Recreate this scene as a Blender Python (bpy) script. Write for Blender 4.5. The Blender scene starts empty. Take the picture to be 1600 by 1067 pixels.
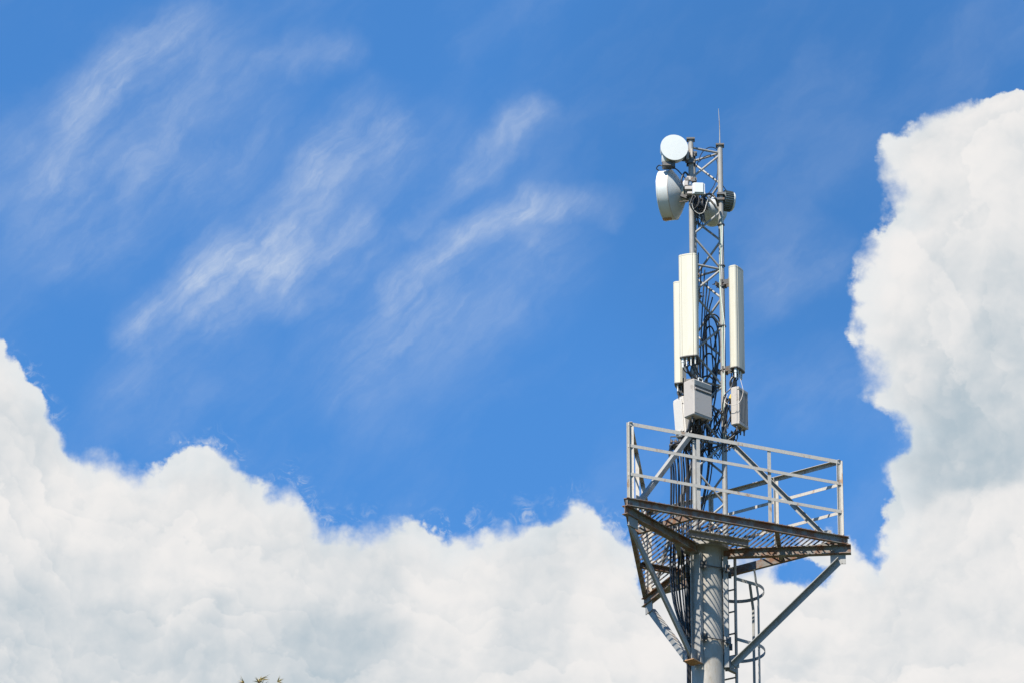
import bpy, math, random
from mathutils import Vector, Matrix
R = math.radians
V = Vector
random.seed(7)
scene = bpy.context.scene
COL = scene.collection

# ------------------------------------------------------------------ camera
F = 10000.0                      # focal length in photo pixels (225 mm on 36 mm)
ELEV = R(22.2)                   # the platform is seen 22 degrees above the horizon
DIST = 83.0
HC = 1.6
DH = DIST * math.cos(ELEV)
ZP = HC + DIST * math.sin(ELEV)  # platform height above the ground
CAM = V((0, -DH, HC))
def basis(yaw, p):
    r = V((math.cos(yaw), math.sin(yaw), 0))
    f = V((-math.sin(yaw) * math.cos(p), math.cos(yaw) * math.cos(p), math.sin(p)))
    u = V((math.sin(yaw) * math.sin(p), -math.cos(yaw) * math.sin(p), math.cos(p)))
    return r, f, u
yaw, pit = R(1.9), R(24.9)
for _ in range(30):
    r_, f_, u_ = basis(yaw, pit)
    d = V((0, 0, ZP)) - CAM
    x = F * d.dot(r_) / d.dot(f_) + 800
    y = 533.5 - F * d.dot(u_) / d.dot(f_)
    yaw -= (x - 1104) / F / 0.92
    pit += (859 - y) / F
RT, FW, UP = basis(yaw, pit)
cd = bpy.data.cameras.new('camera')
cam = bpy.data.objects.new('camera', cd)
COL.objects.link(cam)
cam.location = CAM
cam.rotation_euler = (R(90) + pit, 0, yaw)
cd.sensor_width = 36
cd.lens = F / 1600 * 36
cd.clip_start = 0.5
cd.clip_end = 20000
scene.camera = cam
def at(px, py, v):
    "point seen at that place of the photo, v metres behind the tower axis; z from the platform"
    d = RT * (px - 800) + UP * (533.5 - py) + FW * F
    t = (v - CAM.y) / d.y
    p = CAM + d * t
    return V((p.x, p.y, p.z - ZP))

# ------------------------------------------------------------------ light
SUN_AZ, SUN_EL = R(-28), R(51)   # azimuth measured from the camera side, negative = left
S = V((math.sin(SUN_AZ) * math.cos(SUN_EL), -math.cos(SUN_AZ) * math.cos(SUN_EL), math.sin(SUN_EL)))
ld = bpy.data.lights.new('sun', 'SUN')
ld.energy = 5.0
ld.angle = R(0.5)
ld.color = (1.0, 0.92, 0.80)
lo = bpy.data.objects.new('sun', ld)
COL.objects.link(lo)
lo.rotation_euler = S.to_track_quat('Z', 'Y').to_euler()
lo.location = (0, 0, 60)
scene.view_settings.view_transform = 'Standard'
scene.view_settings.look = 'None'
scene.view_settings.gamma = 1
scene.view_settings.use_curve_mapping = False
scene.view_settings.exposure = 1.05

# ------------------------------------------------------------------ node helper
class NG:
    def __init__(s, nt): s.nt = nt
    def node(s, t, **k):
        n = s.nt.nodes.new(t)
        for a, b in k.items(): setattr(n, a, b)
        return n
    def put(s, sock, v):
        if isinstance(v, Q): s.nt.links.new(v.s, sock)
        elif isinstance(v, bpy.types.NodeSocket): s.nt.links.new(v, sock)
        else: sock.default_value = v
    def m(s, op, a, b=None, c=None, clamp=False):
        n = s.node('ShaderNodeMath', operation=op, use_clamp=clamp)
        for i, v in enumerate((a, b, c)):
            if v is not None: s.put(n.inputs[i], v)
        return Q(s, n.outputs[0])
    def vec(s, x, y, z=0.0):
        n = s.node('ShaderNodeCombineXYZ')
        for i, v in enumerate((x, y, z)): s.put(n.inputs[i], v)
        return Q(s, n.outputs[0])
    def noise(s, vec, scale, detail=6, rough=0.55, lac=2.0, dist=0.0, norm=True):
        n = s.node('ShaderNodeTexNoise', noise_dimensions='3D')
        n.normalize = norm
        s.put(n.inputs['Vector'], vec)
        n.inputs['Scale'].default_value = scale
        n.inputs['Detail'].default_value = detail
        n.inputs['Roughness'].default_value = rough
        n.inputs['Lacunarity'].default_value = lac
        n.inputs['Distortion'].default_value = dist
        return Q(s, n.outputs['Fac'])
    def ss(s, x, a, b, lo=0.0, hi=1.0):
        n = s.node('ShaderNodeMapRange', interpolation_type='SMOOTHSTEP')
        s.put(n.inputs['Value'], x)
        s.put(n.inputs['From Min'], a); s.put(n.inputs['From Max'], b)
        n.inputs['To Min'].default_value = lo; n.inputs['To Max'].default_value = hi
        return Q(s, n.outputs[0])
    def curve(s, x, pts, x0, x1, y0, y1):
        n = s.node('ShaderNodeFloatCurve')
        c = n.mapping.curves[0]
        P = [((a - x0) / (x1 - x0), (b - y0) / (y1 - y0)) for a, b in pts]
        c.points[0].location = P[0]; c.points[1].location = P[-1]
        for q in P[1:-1]: c.points.new(*q)
        n.mapping.update()
        s.put(n.inputs['Value'], (x - x0) * (1.0 / (x1 - x0)))
        return Q(s, n.outputs[0]) * (y1 - y0) + y0
    def mix(s, f, a, b):
        n = s.node('ShaderNodeMix', data_type='RGBA')
        s.put(n.inputs[0], f)
        for i, v in ((6, a), (7, b)):
            if isinstance(v, tuple): n.inputs[i].default_value = (*v, 1)
            else: s.put(n.inputs[i], v)
        return Q(s, n.outputs[2])
class Q:
    def __init__(q, g, s): q.g = g; q.s = s
    def __add__(a, b): return a.g.m('ADD', a, b)
    __radd__ = __add__
    def __mul__(a, b): return a.g.m('MULTIPLY', a, b)
    __rmul__ = __mul__
    def __sub__(a, b): return a.g.m('SUBTRACT', a, b)
    def __rsub__(a, b): return a.g.m('SUBTRACT', b, a)
    def __truediv__(a, b): return a.g.m('DIVIDE', a, b)

# ------------------------------------------------------------------ sky with clouds (world)
w = bpy.data.worlds.new('World')
scene.world = w
w.use_nodes = True
nt = w.node_tree
nt.nodes.clear()
g = NG(nt)
out = g.node('ShaderNodeOutputWorld')
bg = g.node('ShaderNodeBackground')
nt.links.new(bg.outputs[0], out.inputs[0])
sky = g.node('ShaderNodeTexSky', sky_type='NISHITA')
sky.sun_disc = False
sky.sun_elevation = SUN_EL
sky.sun_rotation = math.atan2(S.x, S.y)
sky.altitude = 200
sky.air_density = 1.0
sky.dust_density = 0.3
sky.ozone_density = 3.0
tc = g.node('ShaderNodeTexCoord')
sep = g.node('ShaderNodeSeparateXYZ')
nt.links.new(tc.outputs['Generated'], sep.inputs[0])
dx, dy, dz = (Q(g, sep.outputs[i]) for i in range(3))
# cloud coordinates: a plane standing far off, fixed in the world, about 6 degrees tall
CF, CR, CU = FW, RT, UP
fw = dx * CF.x + dy * CF.y + dz * CF.z
fwc = g.m('MAXIMUM', fw, 0.05)
X = (dx * CR.x + dy * CR.y + dz * CR.z) / fwc * (F / 100) + 8.0
Y = 5.335 - (dx * CU.x + dy * CU.y + dz * CU.z) / fwc * (F / 100)
P = g.vec(X, Y, 0.0)

def ndisp(vec, scale, amp, detail=5, rough=0.55, off=0.0):
    return (g.noise(vec, scale, detail, rough) - 0.5) * amp
# warped coordinates
w1 = ndisp(g.vec(X, Y, 3.1), 0.55, 1.1, 5, 0.6)
w2 = ndisp(g.vec(X, Y, 9.7), 0.55, 1.1, 5, 0.6)
wX, wY = X + w1, Y + w2
PW = g.vec(wX, wY, 0.0)
top = [(-12, 6.4), (-6, 3.6), (-2, 4.6), (0, 5.35), (.3, 5.85), (.6, 6.15), (.9, 6.55), (1.05, 6.85), (1.3, 7.12), (1.6, 7.02), (2.0, 7.22),
       (2.5, 7.32), (2.75, 7.05), (3.1, 7.0), (3.5, 7.08), (3.9, 7.4), (4.3, 7.6), (4.62, 7.58), (4.85, 7.9), (5.15, 8.22), (5.5, 8.2),
       (6.1, 8.1), (6.6, 8.22), (7.0, 8.4), (7.35, 8.38), (7.7, 8.22), (8.3, 8.2), (8.7, 8.05), (9.05, 7.82), (9.3, 7.95), (9.6, 8.3),
       (9.95, 8.6), (10.2, 8.85), (10.6, 8.75), (11.3, 8.65), (11.9, 8.6), (12.3, 8.5), (12.75, 8.4), (13.1, 8.38), (13.35, 8.42), (13.7, 8.75), (13.9, 8.5), (14.3, 8.0), (16, 7.4), (20, 6.5), (28, 5)]
left = [(-6, 21.), (-1, 18.5), (1.2, 17.2), (1.42, 16.1), (1.5, 15.4), (1.75, 14.55), (2.05, 14.05), (2.25, 13.78), (2.7, 13.7), (3.1, 13.88), (3.5, 13.82),
        (3.75, 13.5), (4.3, 13.38), (4.9, 13.32), (5.4, 13.32), (5.8, 13.5), (6.2, 13.55), (6.5, 13.9), (6.95, 14.12), (7.2, 13.8), (7.6, 13.88), (8.2, 13.82), (9, 13.6), (12, 13.5)]
jx = ndisp(g.vec(X, Y, 21.0), 2.2, 0.42, 7, 0.62)
jy = ndisp(g.vec(X, Y, 33.0), 2.2, 0.42, 7, 0.62)
eX, eY = X + jx, Y + jy
d1 = eY - g.curve(eX, top, -12, 28, 0, 12)
d2 = (eX - g.curve(eY, left, -6, 12, 10, 22)) * 0.9
fine = ndisp(g.vec(X, Y, 5.0), 5.0, 0.30, 6, 0.65)
puff = ndisp(g.vec(X, Y, 15.0), 1.4, 0.35, 4, 0.55)
def voro(vec, scale, detail=3, rough=0.5):
    n = g.node('ShaderNodeTexVoronoi', feature='F1', voronoi_dimensions='2D')
    n.normalize = True
    g.put(n.inputs['Vector'], vec)
    n.inputs['Scale'].default_value = scale
    n.inputs['Detail'].default_value = detail
    n.inputs['Roughness'].default_value = rough
    return Q(g, n.outputs['Distance'])
def blob(cx, cy, rx, ry, lo=0.0, sx=None, sy=None):
    a = ((sx or X) - cx) * (1.0 / rx); b = ((sy or Y) - cy) * (1.0 / ry)
    return g.ss(a * a + b * b, lo, 1.0, 1.0, 0.0)
lobes = 0.36 - voro(g.vec(X + w1 * 0.25, Y + w2 * 0.25, 0.0), 2.3, 3, 0.5)
hole = g.m('MAXIMUM', blob(12.58, 9.02, .68, .37, .0, eX, eY) * 0.85, blob(10.03, 9.05, .20, .42, .0, eX, eY) * 0.45) * 0.85
D0 = g.m('MAXIMUM', d1, d2) + puff * 0.45 + lobes * 0.42 - hole
D = D0 + fine * 0.5
soft = g.ss(g.noise(g.vec(X, Y, 40.0), 0.8, 2), 0.35, 0.7, 0.06, 0.48)
cum = g.ss(D, -0.05, soft)
curl = g.noise(g.vec(X, Y, 61.0), 3.2, 8, 0.68, dist=1.6)
wisp = g.ss(curl, 0.47, 0.70) * g.ss(D0, -0.55, 0.05) * g.ss(g.noise(g.vec(X, Y, 70.0), 0.9, 3), 0.42, 0.62) * 0.55 * g.ss(d1 - d2, -0.5, 0.5)
cum = g.m('MAXIMUM', cum, wisp)
# sunlight painted into the cumulus colour: puffs brighter where they face up and left
def heap(ox, oy):
    v = g.vec(X + w1 * 0.55 - ox, Y + w2 * 0.55 - oy, 0.0)
    return voro(v, 0.62, 4, 0.52) * -1.0
def relief(scale, off, z, detail, rough):
    a = g.noise(g.vec(wX, wY, z), scale, detail, rough)
    b = g.noise(g.vec(wX - off * 0.5, wY - off, z), scale, detail, rough)
    return a - b
hp = heap(0, 0) - heap(-0.10, -0.16)
hp = g.m('MINIMUM', g.m('MAXIMUM', hp, -0.10), 0.10)
rel = relief(0.55, 0.5, 11.0, 5, 0.5) * 0.9 + relief(1.6, 0.16, 2.0, 6, 0.55) * 0.3 - hp * 0.9
big = g.noise(g.vec(wX * 0.8, wY, 51.0), 0.32, 3, 0.5)
edge = g.ss(D, 0.0, 0.9, 0.12, 0.0)
# broad painted shade: grey flank of the tall cloud, grey underside bottom left
front = g.ss(eY - g.curve(eX, [(10, 12), (13.3, 9.6), (13.8, 8.75), (14.1, 8.35), (14.5, 7.8), (14.9, 7.6), (15.4, 7.52), (16, 7.45), (20, 6.9)], 10, 20, 0, 12), 0.0, 0.22)
lobe = g.ss(eY - g.curve(eX, [(12, 3.2), (13.6, 3.5), (14.0, 3.52), (14.25, 3.62), (14.5, 3.95), (14.75, 4.15), (15.0, 4.6), (15.3, 5.2), (17, 8)], 12, 17, 0, 10), 0.0, 0.12) * blob(13.9, 4.8, 1.7, 2.2, .1)
tone = (blob(15.6, 5.9, 2.4, 2.6) * 0.20 + blob(15.0, 7.0, 1.5, 1.2) * 0.16) * (1.0 - front) - lobe * 0.13 + blob(4.4, 10.4, 3.4, 1.5) * 0.22 + blob(0.6, 10.0, 2.4, 1.8) * 0.16 \
     + blob(8.4, 9.7, 0.9, 1.5) * 0.13 + blob(5.6, 9.3, 1.3, 1.3) * 0.08 + blob(0.1, 7.0, 1.1, 1.6) * 0.08
med = g.noise(g.vec(wX, wY * 0.75, 91.0), 0.8, 5, 0.55)
# painted light on stacked billows: each bright at its top edge, fading downwards
def stack(k, z, vs, amp):
    t = (D0 * k) + (0.4 - voro(g.vec(X + w1 * 0.4 + z, Y + w2 * 0.4, 0.0), vs, 3, 0.5)) * 1.1 + (g.noise(g.vec(X, Y, z), 0.9, 6, 0.55) - 0.5) * 1.7
    f = g.m('FRACT', t)
    saw = g.ss(f, 0.0, 0.10) * (1.0 - f)
    return (saw - 0.42) * g.ss(g.noise(g.vec(X, Y, z + 5.0), 0.6, 2), 0.35, 0.65, 0.15, 1.0) * amp
stk = stack(0.8, 3.0, 0.9, 0.15) + stack(1.5, 44.0, 1.8, 0.07)
lum = 0.82 + stk * 0.65 + rel * 0.42 + (big - 0.5) * 0.22 + (med - 0.5) * 0.15 + (lobes - 0.05) * 0.12 * g.ss(D, 0.0, 1.2, 1.0, 0.3) - edge * 0.15 - tone * 0.72
lum = g.m('MINIMUM', g.m('MAXIMUM', lum, 0.40), 1.0)
cc = g.mix(g.ss(lum, 0.38, 0.97), (0.40, 0.50, 0.575), (0.875, 0.855, 0.84))
cc = g.mix(g.ss(D, 0.0, 0.7, 0.45, 0.0), cc, (0.70, 0.775, 0.82))
# cirrus: long fibres rising to the right
def seg(x1, y1, x2, y2, wd, amp, power=1.0):
    lx, ly = x2 - x1, y2 - y1
    L2 = lx * lx + ly * ly
    t = g.m('ADD', (wX - x1) * (lx / L2), (wY - y1) * (ly / L2), clamp=True)
    ax = wX - (x1 + t * lx); ay = wY - (y1 + t * ly)
    d = g.m('SQRT', ax * ax + ay * ay)
    return g.ss(d, 0.0, wd, amp, 0.0)
cir = None
for a in ((0.8, 3.3, 1.25, 1.8, .55, .38), (1.25, 1.8, 1.9, 1.1, .55, .60), (1.9, 1.1, 3.0, .5, .6, .48), (1.2, 3.0, 3.0, 1.9, 1.4, .34), (.3, 2.6, 1.2, 3.4, .9, .22),
          (2.3, 5.1, 3.3, 4.4, .60, .66), (3.3, 4.4, 4.3, 3.8, .80, .80), (4.3, 3.8, 5.0, 2.7, .62, .62), (5.0, 2.7, 5.8, 2.1, .75, .50), (4.4, 4.4, 5.7, 3.7, .60, .46), (2.3, 6.2, 3.2, 5.2, .9, .24),
          (6.2, 4.6, 7.2, 3.75, .42, .58), (7.2, 3.75, 8.1, 3.2, .36, .72), (8.1, 3.2, 9.5, 3.2, .34, .50), (5.6, 5.6, 8.2, 3.9, 1.1, .34), (6.5, 3.5, 7.2, 2.65, .26, .34), (7.2, 2.65, 8.5, 1.7, .34, .40),
          (3.2, 1.15, 5.4, .85, .35, .22), (5.9, 3.0, 6.9, 2.2, .8, .16), (12.1, 4.4, 12.7, 3.9, .5, .26), (11.6, 6.2, 13.4, 6.0, .8, .16)):
    s_ = seg(a[0], a[1], a[2], a[3], a[4] * 1.45, a[5])
    cir = s_ if cir is None else g.m('MAXIMUM', cir, s_) + g.m('MINIMUM', cir, s_) * 0.25
ang = R(45)
ca, sa = math.cos(ang), math.sin(ang)
w3 = ndisp(g.vec(X, Y, 131.0), 1.1, 0.9, 6, 0.62)
bX, bY = X + w1 * 0.8 + w3, Y + w2 * 0.8 - w3 * 0.5
fX = bX * ca - bY * sa          # along the fibres
fY = bX * sa + bY * ca          # across
fib = g.noise(g.vec(fX * 0.45, fY * 1.3, 7.0), 1.3, 9, 0.58)
hair = g.noise(g.vec(fX * 0.30, fY * 2.6, 27.0), 2.4, 5, 0.66)
fib2 = g.noise(g.vec(X * 0.9 - Y * .4, Y + X * .5, 17.0), 0.9, 7, 0.6, dist=0.4)
cir = cir * g.ss(fib, 0.22, 0.78, 0.25, 1.0) * g.ss(hair, 0.25, 0.75, 0.70, 1.18) * g.ss(fib2, 0.25, 0.7, 0.5, 1.15) * 0.88
veil = g.ss(g.noise(g.vec(fX * 0.3, fY * 0.7, 77.0), 0.7, 6, 0.6), 0.42, 0.85) * 0.15
cirr = g.m('MINIMUM', cir + veil, 0.8)
STR = 0.0625
# the air's own blue from the physical sky, slightly deepened as the photograph's is
skyc = g.node('ShaderNodeMix', data_type='RGBA', blend_type='MULTIPLY')
skyc.inputs[0].default_value = 1
nt.links.new(sky.outputs[0], skyc.inputs[6])
skyc.inputs[7].default_value = (0.50, 1.03, 1.45, 1)
k = 1 / STR
def sc(c, e=1.0): return tuple(v * k * e for v in c)
ccs = g.node('ShaderNodeVectorMath', operation='SCALE')
nt.links.new(cc.s, ccs.inputs[0]); ccs.inputs['Scale'].default_value = k * 0.49
deep = g.node('ShaderNodeVectorMath', operation='SCALE')     # sky colour darkened in a broad soft patch beside the tall cloud
nt.links.new(skyc.outputs[2], deep.inputs[0])
nt.links.new((1.0 - blob(13.2, 2.2, 6.0, 5.0) * 0.13).s, deep.inputs['Scale'])
c1 = g.mix(cirr, Q(g, deep.outputs[0]), sc((0.305, 0.345, 0.405)))
c2 = g.mix(cum, c1, Q(g, ccs.outputs[0]))
# outside the photographed part of the sky the same clouds thin out to plain sky behind the viewer
c3 = g.mix(g.ss(fw, 0.3, 0.8), Q(g, skyc.outputs[2]), c2)
nt.links.new(c3.s, bg.inputs['Color'])
bg.inputs['Strength'].default_value = STR
w.cycles.sampling_method = 'MANUAL'
w.cycles.sample_map_resolution = 1024
#SKYEND

# ------------------------------------------------------------------ materials
def material(name, base, rough=0.5, metal=0.0, dirt=None, dirt_amt=0.4, dirt_scale=6.0, var=0.12, bump=0.0, streak=1.0, spec=0.5):
    m = bpy.data.materials.new(name)
    m.use_nodes = True
    nt = m.node_tree
    b = nt.nodes['Principled BSDF']
    q = NG(nt)
    t = q.node('ShaderNodeTexCoord')
    mp = q.node('ShaderNodeMapping')
    nt.links.new(t.outputs['Object'], mp.inputs[0])
    mp.inputs['Scale'].default_value = (1, 1, streak)
    co = mp.outputs[0]
    n1 = q.noise(co, dirt_scale, 8, 0.65)
    n2 = q.noise(co, dirt_scale * 5, 5, 0.6)
    lo_ = tuple(c * (1 - var) for c in base); hi_ = tuple(min(1, c * (1 + var)) for c in base)
    c = q.mix(q.ss(n2, 0.3, 0.7), lo_, hi_)
    if dirt:
        c = q.mix(q.ss(n1 + (n2 - 0.5) * 0.3, 0.64 - dirt_amt * 0.4, 0.72 - dirt_amt * 0.2), c, dirt)
    nt.links.new(c.s, b.inputs['Base Color'])
    b.inputs['Roughness'].default_value = rough
    b.inputs['Metallic'].default_value = metal
    b.inputs['Specular IOR Level'].default_value = spec
    nt.links.new(q.ss(n1, 0.2, 0.8, max(0, rough - .12), min(1, rough + .12)).s, b.inputs['Roughness'])
    if bump:
        bn = q.node('ShaderNodeBump')
        bn.inputs['Strength'].default_value = bump
        bn.inputs['Distance'].default_value = 0.01
        nt.links.new(n2.s, bn.inputs['Height'])
        nt.links.new(bn.outputs[0], b.inputs['Normal'])
    return m
M = dict(
    steel=material('galvanised_grey_paint', (0.225, 0.224, 0.215), 0.5, 0.0, (0.17, 0.14, 0.11), 0.2, 5, 0.10, 0.15, 0.5),
    rail=material('pale_grey_rail_paint', (0.35, 0.335, 0.305), 0.5, 0.0, (0.25, 0.17, 0.11), 0.22, 9, 0.08, 0.1, 0.5),
    rusty=material('rust_streaked_grey_steel', (0.145, 0.148, 0.140), 0.6, 0.0, (0.13, 0.062, 0.032), 0.60, 7, 0.15, 0.3),
    grate=material('dark_rusty_grating_bars', (0.085, 0.078, 0.070), 0.7, 0.0, (0.10, 0.05, 0.03), 0.4, 9, 0.2, 0.2),
    rust=material('brown_rust', (0.30, 0.16, 0.075), 0.85, 0.0, (0.42, 0.30, 0.18), 0.3, 12, 0.25, 0.4),
    pole=material('weathered_grey_pole', (0.262, 0.25, 0.228), 0.6, 0.0, (0.20, 0.17, 0.13), 0.3, 4, 0.10, 0.25, 0.4),
    cream=material('cream_fibreglass', (0.42, 0.405, 0.335), 0.42, 0, (0.36, 0.345, 0.28), 0.25, 3, 0.02, 0, 0.3),
    white=material('white_radome_plastic', (0.47, 0.50, 0.50), 0.4, 0, None, 0, 4, 0.02),
    dishw=material('off_white_dish_paint', (0.44, 0.465, 0.465), 0.42, 0, (0.36, 0.31, 0.2), 0.10, 5, 0.03, 0, 0.4),
    boxg=material('light_grey_cabinet_paint', (0.335, 0.312, 0.29), 0.45, 0, (0.24, 0.215, 0.19), 0.2, 8, 0.03),
    boxw=material('pale_cabinet_paint', (0.44, 0.42, 0.395), 0.45, 0, None, 0, 8, 0.03),
    boxd=material('mid_grey_cast_metal', (0.13, 0.15, 0.155), 0.5, 0.2, None, 0, 8, 0.08),
    dark=material('dark_zinc_hardware', (0.085, 0.085, 0.085), 0.5, 0.4, (0.10, 0.055, 0.03), 0.25, 20, 0.25),
    alu=material('bright_zinc_hardware', (0.55, 0.55, 0.54), 0.38, 0.5, None, 0, 12, 0.15),
    black=material('black_cable_sheath', (0.013, 0.014, 0.017), 0.38, 0, None, 0, 20, 0.2),
    green=material('pale_green_cable_sheath', (0.30, 0.40, 0.34), 0.5, 0, None, 0, 20, 0.1),
    greyc=material('grey_white_cable_sheath', (0.50, 0.50, 0.48), 0.5, 0, None, 0, 20, 0.1),
    yellow=material('yellow_tape', (0.55, 0.38, 0.03), 0.5, 0, None, 0, 20, 0.1),
    bark=material('brown_bark', (0.11, 0.07, 0.045), 0.9, 0, (0.06, 0.04, 0.03), 0.4, 14, 0.25, 0.6, 0.3),
    needle=material('pine_needles', (0.10, 0.10, 0.035), 0.6, 0, (0.05, 0.08, 0.025), 0.4, 5, 0.25),
    tip=material('yellow_green_new_needles', (0.33, 0.25, 0.08), 0.6, 0, (0.2, 0.2, 0.05), 0.3, 9, 0.2),
    grass=material('short_grass_ground', (0.05, 0.06, 0.025), 0.95, 0, (0.10, 0.075, 0.05), 0.35, 0.15, 0.25, 0.5),
    concrete=material('concrete_footing', (0.36, 0.35, 0.33), 0.85, 0, (0.27, 0.25, 0.22), 0.3, 2, 0.1, 0.4),
)

# ------------------------------------------------------------------ mesh helpers (z measured from the platform)
class MB:
    def __init__(s): s.v = []; s.f = []; s.sm = []
    def add(s, vs, fs, smooth=False):
        o = len(s.v)
        s.v += [V(p) for p in vs]
        s.f += [tuple(i + o for i in f) for f in fs]
        s.sm += [smooth] * len(fs)
        return s
    def box(s, c, size, rot=None, bev=0.0):
        sx, sy, sz = (a / 2 for a in size)
        if bev:
            b = bev; pr = [(-sx, -sy + b), (-sx + b, -sy), (sx - b, -sy), (sx, -sy + b), (sx, sy - b), (sx - b, sy), (-sx + b, sy), (-sx, sy - b)]
            k = 1 - b / min(sx, sy) if min(sx, sy) > b else 0.5
            lv = [(-sz, k), (-sz + b, 1), (sz - b, 1), (sz, k)]
            vs = []
            for z, kk in lv:
                for x, y in pr: vs.append((x - (b if kk != 1 else 0) * (1 if x > 0 else -1) * 0.9, y - (b if kk != 1 else 0) * (1 if y > 0 else -1) * 0.9, z))
            fs = [tuple(range(7, -1, -1)), tuple(range(24, 32))]
            for l in range(3):
                for i in range(8):
                    j = (i + 1) % 8
                    fs.append((l * 8 + i, l * 8 + j, l * 8 + 8 + j, l * 8 + 8 + i))
        else:
            vs = [(x, y, z) for z in (-sz, sz) for x, y in ((-sx, -sy), (sx, -sy), (sx, sy), (-sx, sy))]
            fs = [(3, 2, 1, 0), (4, 5, 6, 7), (0, 1, 5, 4), (1, 2, 6, 5), (2, 3, 7, 6), (3, 0, 4, 7)]
        m = rot or Matrix.Identity(3)
        return s.add([m @ V(p) + V(c) for p in vs], fs)
    def beam(s, p0, p1, prof, up=V((0, 0, 1))):
        "sweep a closed profile (side, height) from p0 to p1"
        p0, p1 = V(p0), V(p1)
        d = (p1 - p0).normalized()
        side = d.cross(V(up)).normalized()
        u = side.cross(d).normalized()
        n = len(prof)
        vs = [p + side * a + u * b for p in (p0, p1) for a, b in prof]
        fs = [(i, (i + 1) % n, n + (i + 1) % n, n + i) for i in range(n)] + [tuple(range(n - 1, -1, -1)), tuple(range(n, 2 * n))]
        return s.add(vs, fs)
    def tube(s, pts, r, seg=10, caps=True, r1=None):
        pts = [V(p) for p in pts]
        n = len(pts)
        d0 = (pts[1] - pts[0]).normalized()
        ref = V((0, 0, 1)) if abs(d0.z) < 0.9 else V((1, 0, 0))
        a = d0.cross(ref).normalized()
        vs = []
        for i, p in enumerate(pts):
            d = (pts[min(i + 1, n - 1)] - pts[max(i - 1, 0)])
            d = d.normalized() if d.length > 1e-9 else d0
            a = (a - d * a.dot(d))
            a = a.normalized() if a.length > 1e-6 else d.orthogonal().normalized()
            b = d.cross(a)
            rr = r if r1 is None else r + (r1 - r) * i / (n - 1)
            for k in range(seg):
                t = 2 * math.pi * k / seg
                vs.append(p + (a * math.cos(t) + b * math.sin(t)) * rr)
        fs = [(i * seg + k, i * seg + (k + 1) % seg, (i + 1) * seg + (k + 1) % seg, (i + 1) * seg + k) for i in range(n - 1) for k in range(seg)]
        s.add(vs, fs, True)
        if caps:
            o = len(s.v) - len(vs)
            s.f += [tuple(o + k for k in range(seg - 1, -1, -1)), tuple(o + (n - 1) * seg + k for k in range(seg))]
            s.sm += [False, False]
        return s
    def lathe(s, c, axis, prof, seg=48, smooth=True):
        "prof = list of (distance along axis, radius)"
        axis = V(axis).normalized()
        a = axis.orthogonal().normalized(); b = axis.cross(a)
        vs = []
        for h, r in prof:
            for k in range(seg):
                t = 2 * math.pi * k / seg
                vs.append(V(c) + axis * h + (a * math.cos(t) + b * math.sin(t)) * max(r, 1e-4))
        n = len(prof)
        fs = [(i * seg + k, i * seg + (k + 1) % seg, (i + 1) * seg + (k + 1) % seg, (i + 1) * seg + k) for i in range(n - 1) for k in range(seg)]
        o = len(s.v)
        s.add(vs, fs, smooth)
        s.f += [tuple(o + k for k in range(seg - 1, -1, -1)), tuple(o + (n - 1) * seg + k for k in range(seg))]
        s.sm += [False, False]
        return s
    def prism(s, poly, z0, z1):
        n = len(poly)
        vs = [(x, y, z) for z in (z0, z1) for x, y in poly]
        fs = [(i, (i + 1) % n, n + (i + 1) % n, n + i) for i in range(n)] + [tuple(range(n - 1, -1, -1)), tuple(range(n, 2 * n))]
        return s.add(vs, fs)
    def build(s, name, mat, parent=None, off=V((0, 0, 0)), sharp=True, label=None):
        me = bpy.data.meshes.new(name)
        me.from_pydata([tuple(p - off) for p in s.v], [], s.f)
        me.polygons.foreach_set('use_smooth', s.sm)
        me.materials.append(M[mat])
        me.validate(); me.update()
        import bmesh
        bm = bmesh.new(); bm.from_mesh(me)
        bmesh.ops.recalc_face_normals(bm, faces=bm.faces)
        for e in bm.edges:
            if len(e.link_faces) == 2 and e.calc_face_angle(0) > R(38): e.smooth = False
        bm.to_mesh(me); bm.free()
        o = bpy.data.objects.new(name, me)
        COL.objects.link(o)
        if parent: o.parent = parent
        if label: o['label'] = label
        return o
def Rect(a, b): return [(-a / 2, -b / 2), (a / 2, -b / 2), (a / 2, b / 2), (-a / 2, b / 2)]
def Lp(a, t=0.008, sx=1, sy=1): return [(x * sx, y * sy) for x, y in ((0, 0), (a, 0), (a, t), (t, t), (t, a), (0, a))]
def Ov(a, t=0.008): return [(0, -a), (t, -a), (t, -t), (a, -t), (a, 0), (0, 0)]   # angle, flat leg on top
def Cp(wd, h, t=0.01, sx=1):   # web at side 0, flanges going to +sx, height 0..h
    return [(x * sx, y) for x, y in ((0, 0), (wd, 0), (wd, t), (t, t), (t, h - t), (wd, h - t), (wd, h), (0, h))]
def Ip(wd, h, t=0.010):
    a = wd / 2; c = t / 2
    return [(-a, 0), (a, 0), (a, t), (c, t), (c, h - t), (a, h - t), (a, h), (-a, h), (-a, h - t), (-c, h - t), (-c, t), (-a, t)]
def tag(o, label, cat, group=None, kind=None):
    o['label'] = label
    if cat: o['category'] = cat
    if group: o['group'] = group
    if kind: o['kind'] = kind
    return o
PB = V((0, 0, ZP))
def W(p): return V(p) + PB           # platform coordinates to world
def empty(name, loc, rz=0.0):
    o = bpy.data.objects.new(name, None)
    COL.objects.link(o)
    o.location = loc; o.rotation_euler = (0, 0, rz)
    o.empty_display_size = 0.1
    return o
def copy_tree(o, parent=None):
    c = o.copy(); COL.objects.link(c); c.parent = parent
    for ch in [x for x in bpy.data.objects if x.parent == o]: copy_tree(ch, c)
    return c
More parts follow.
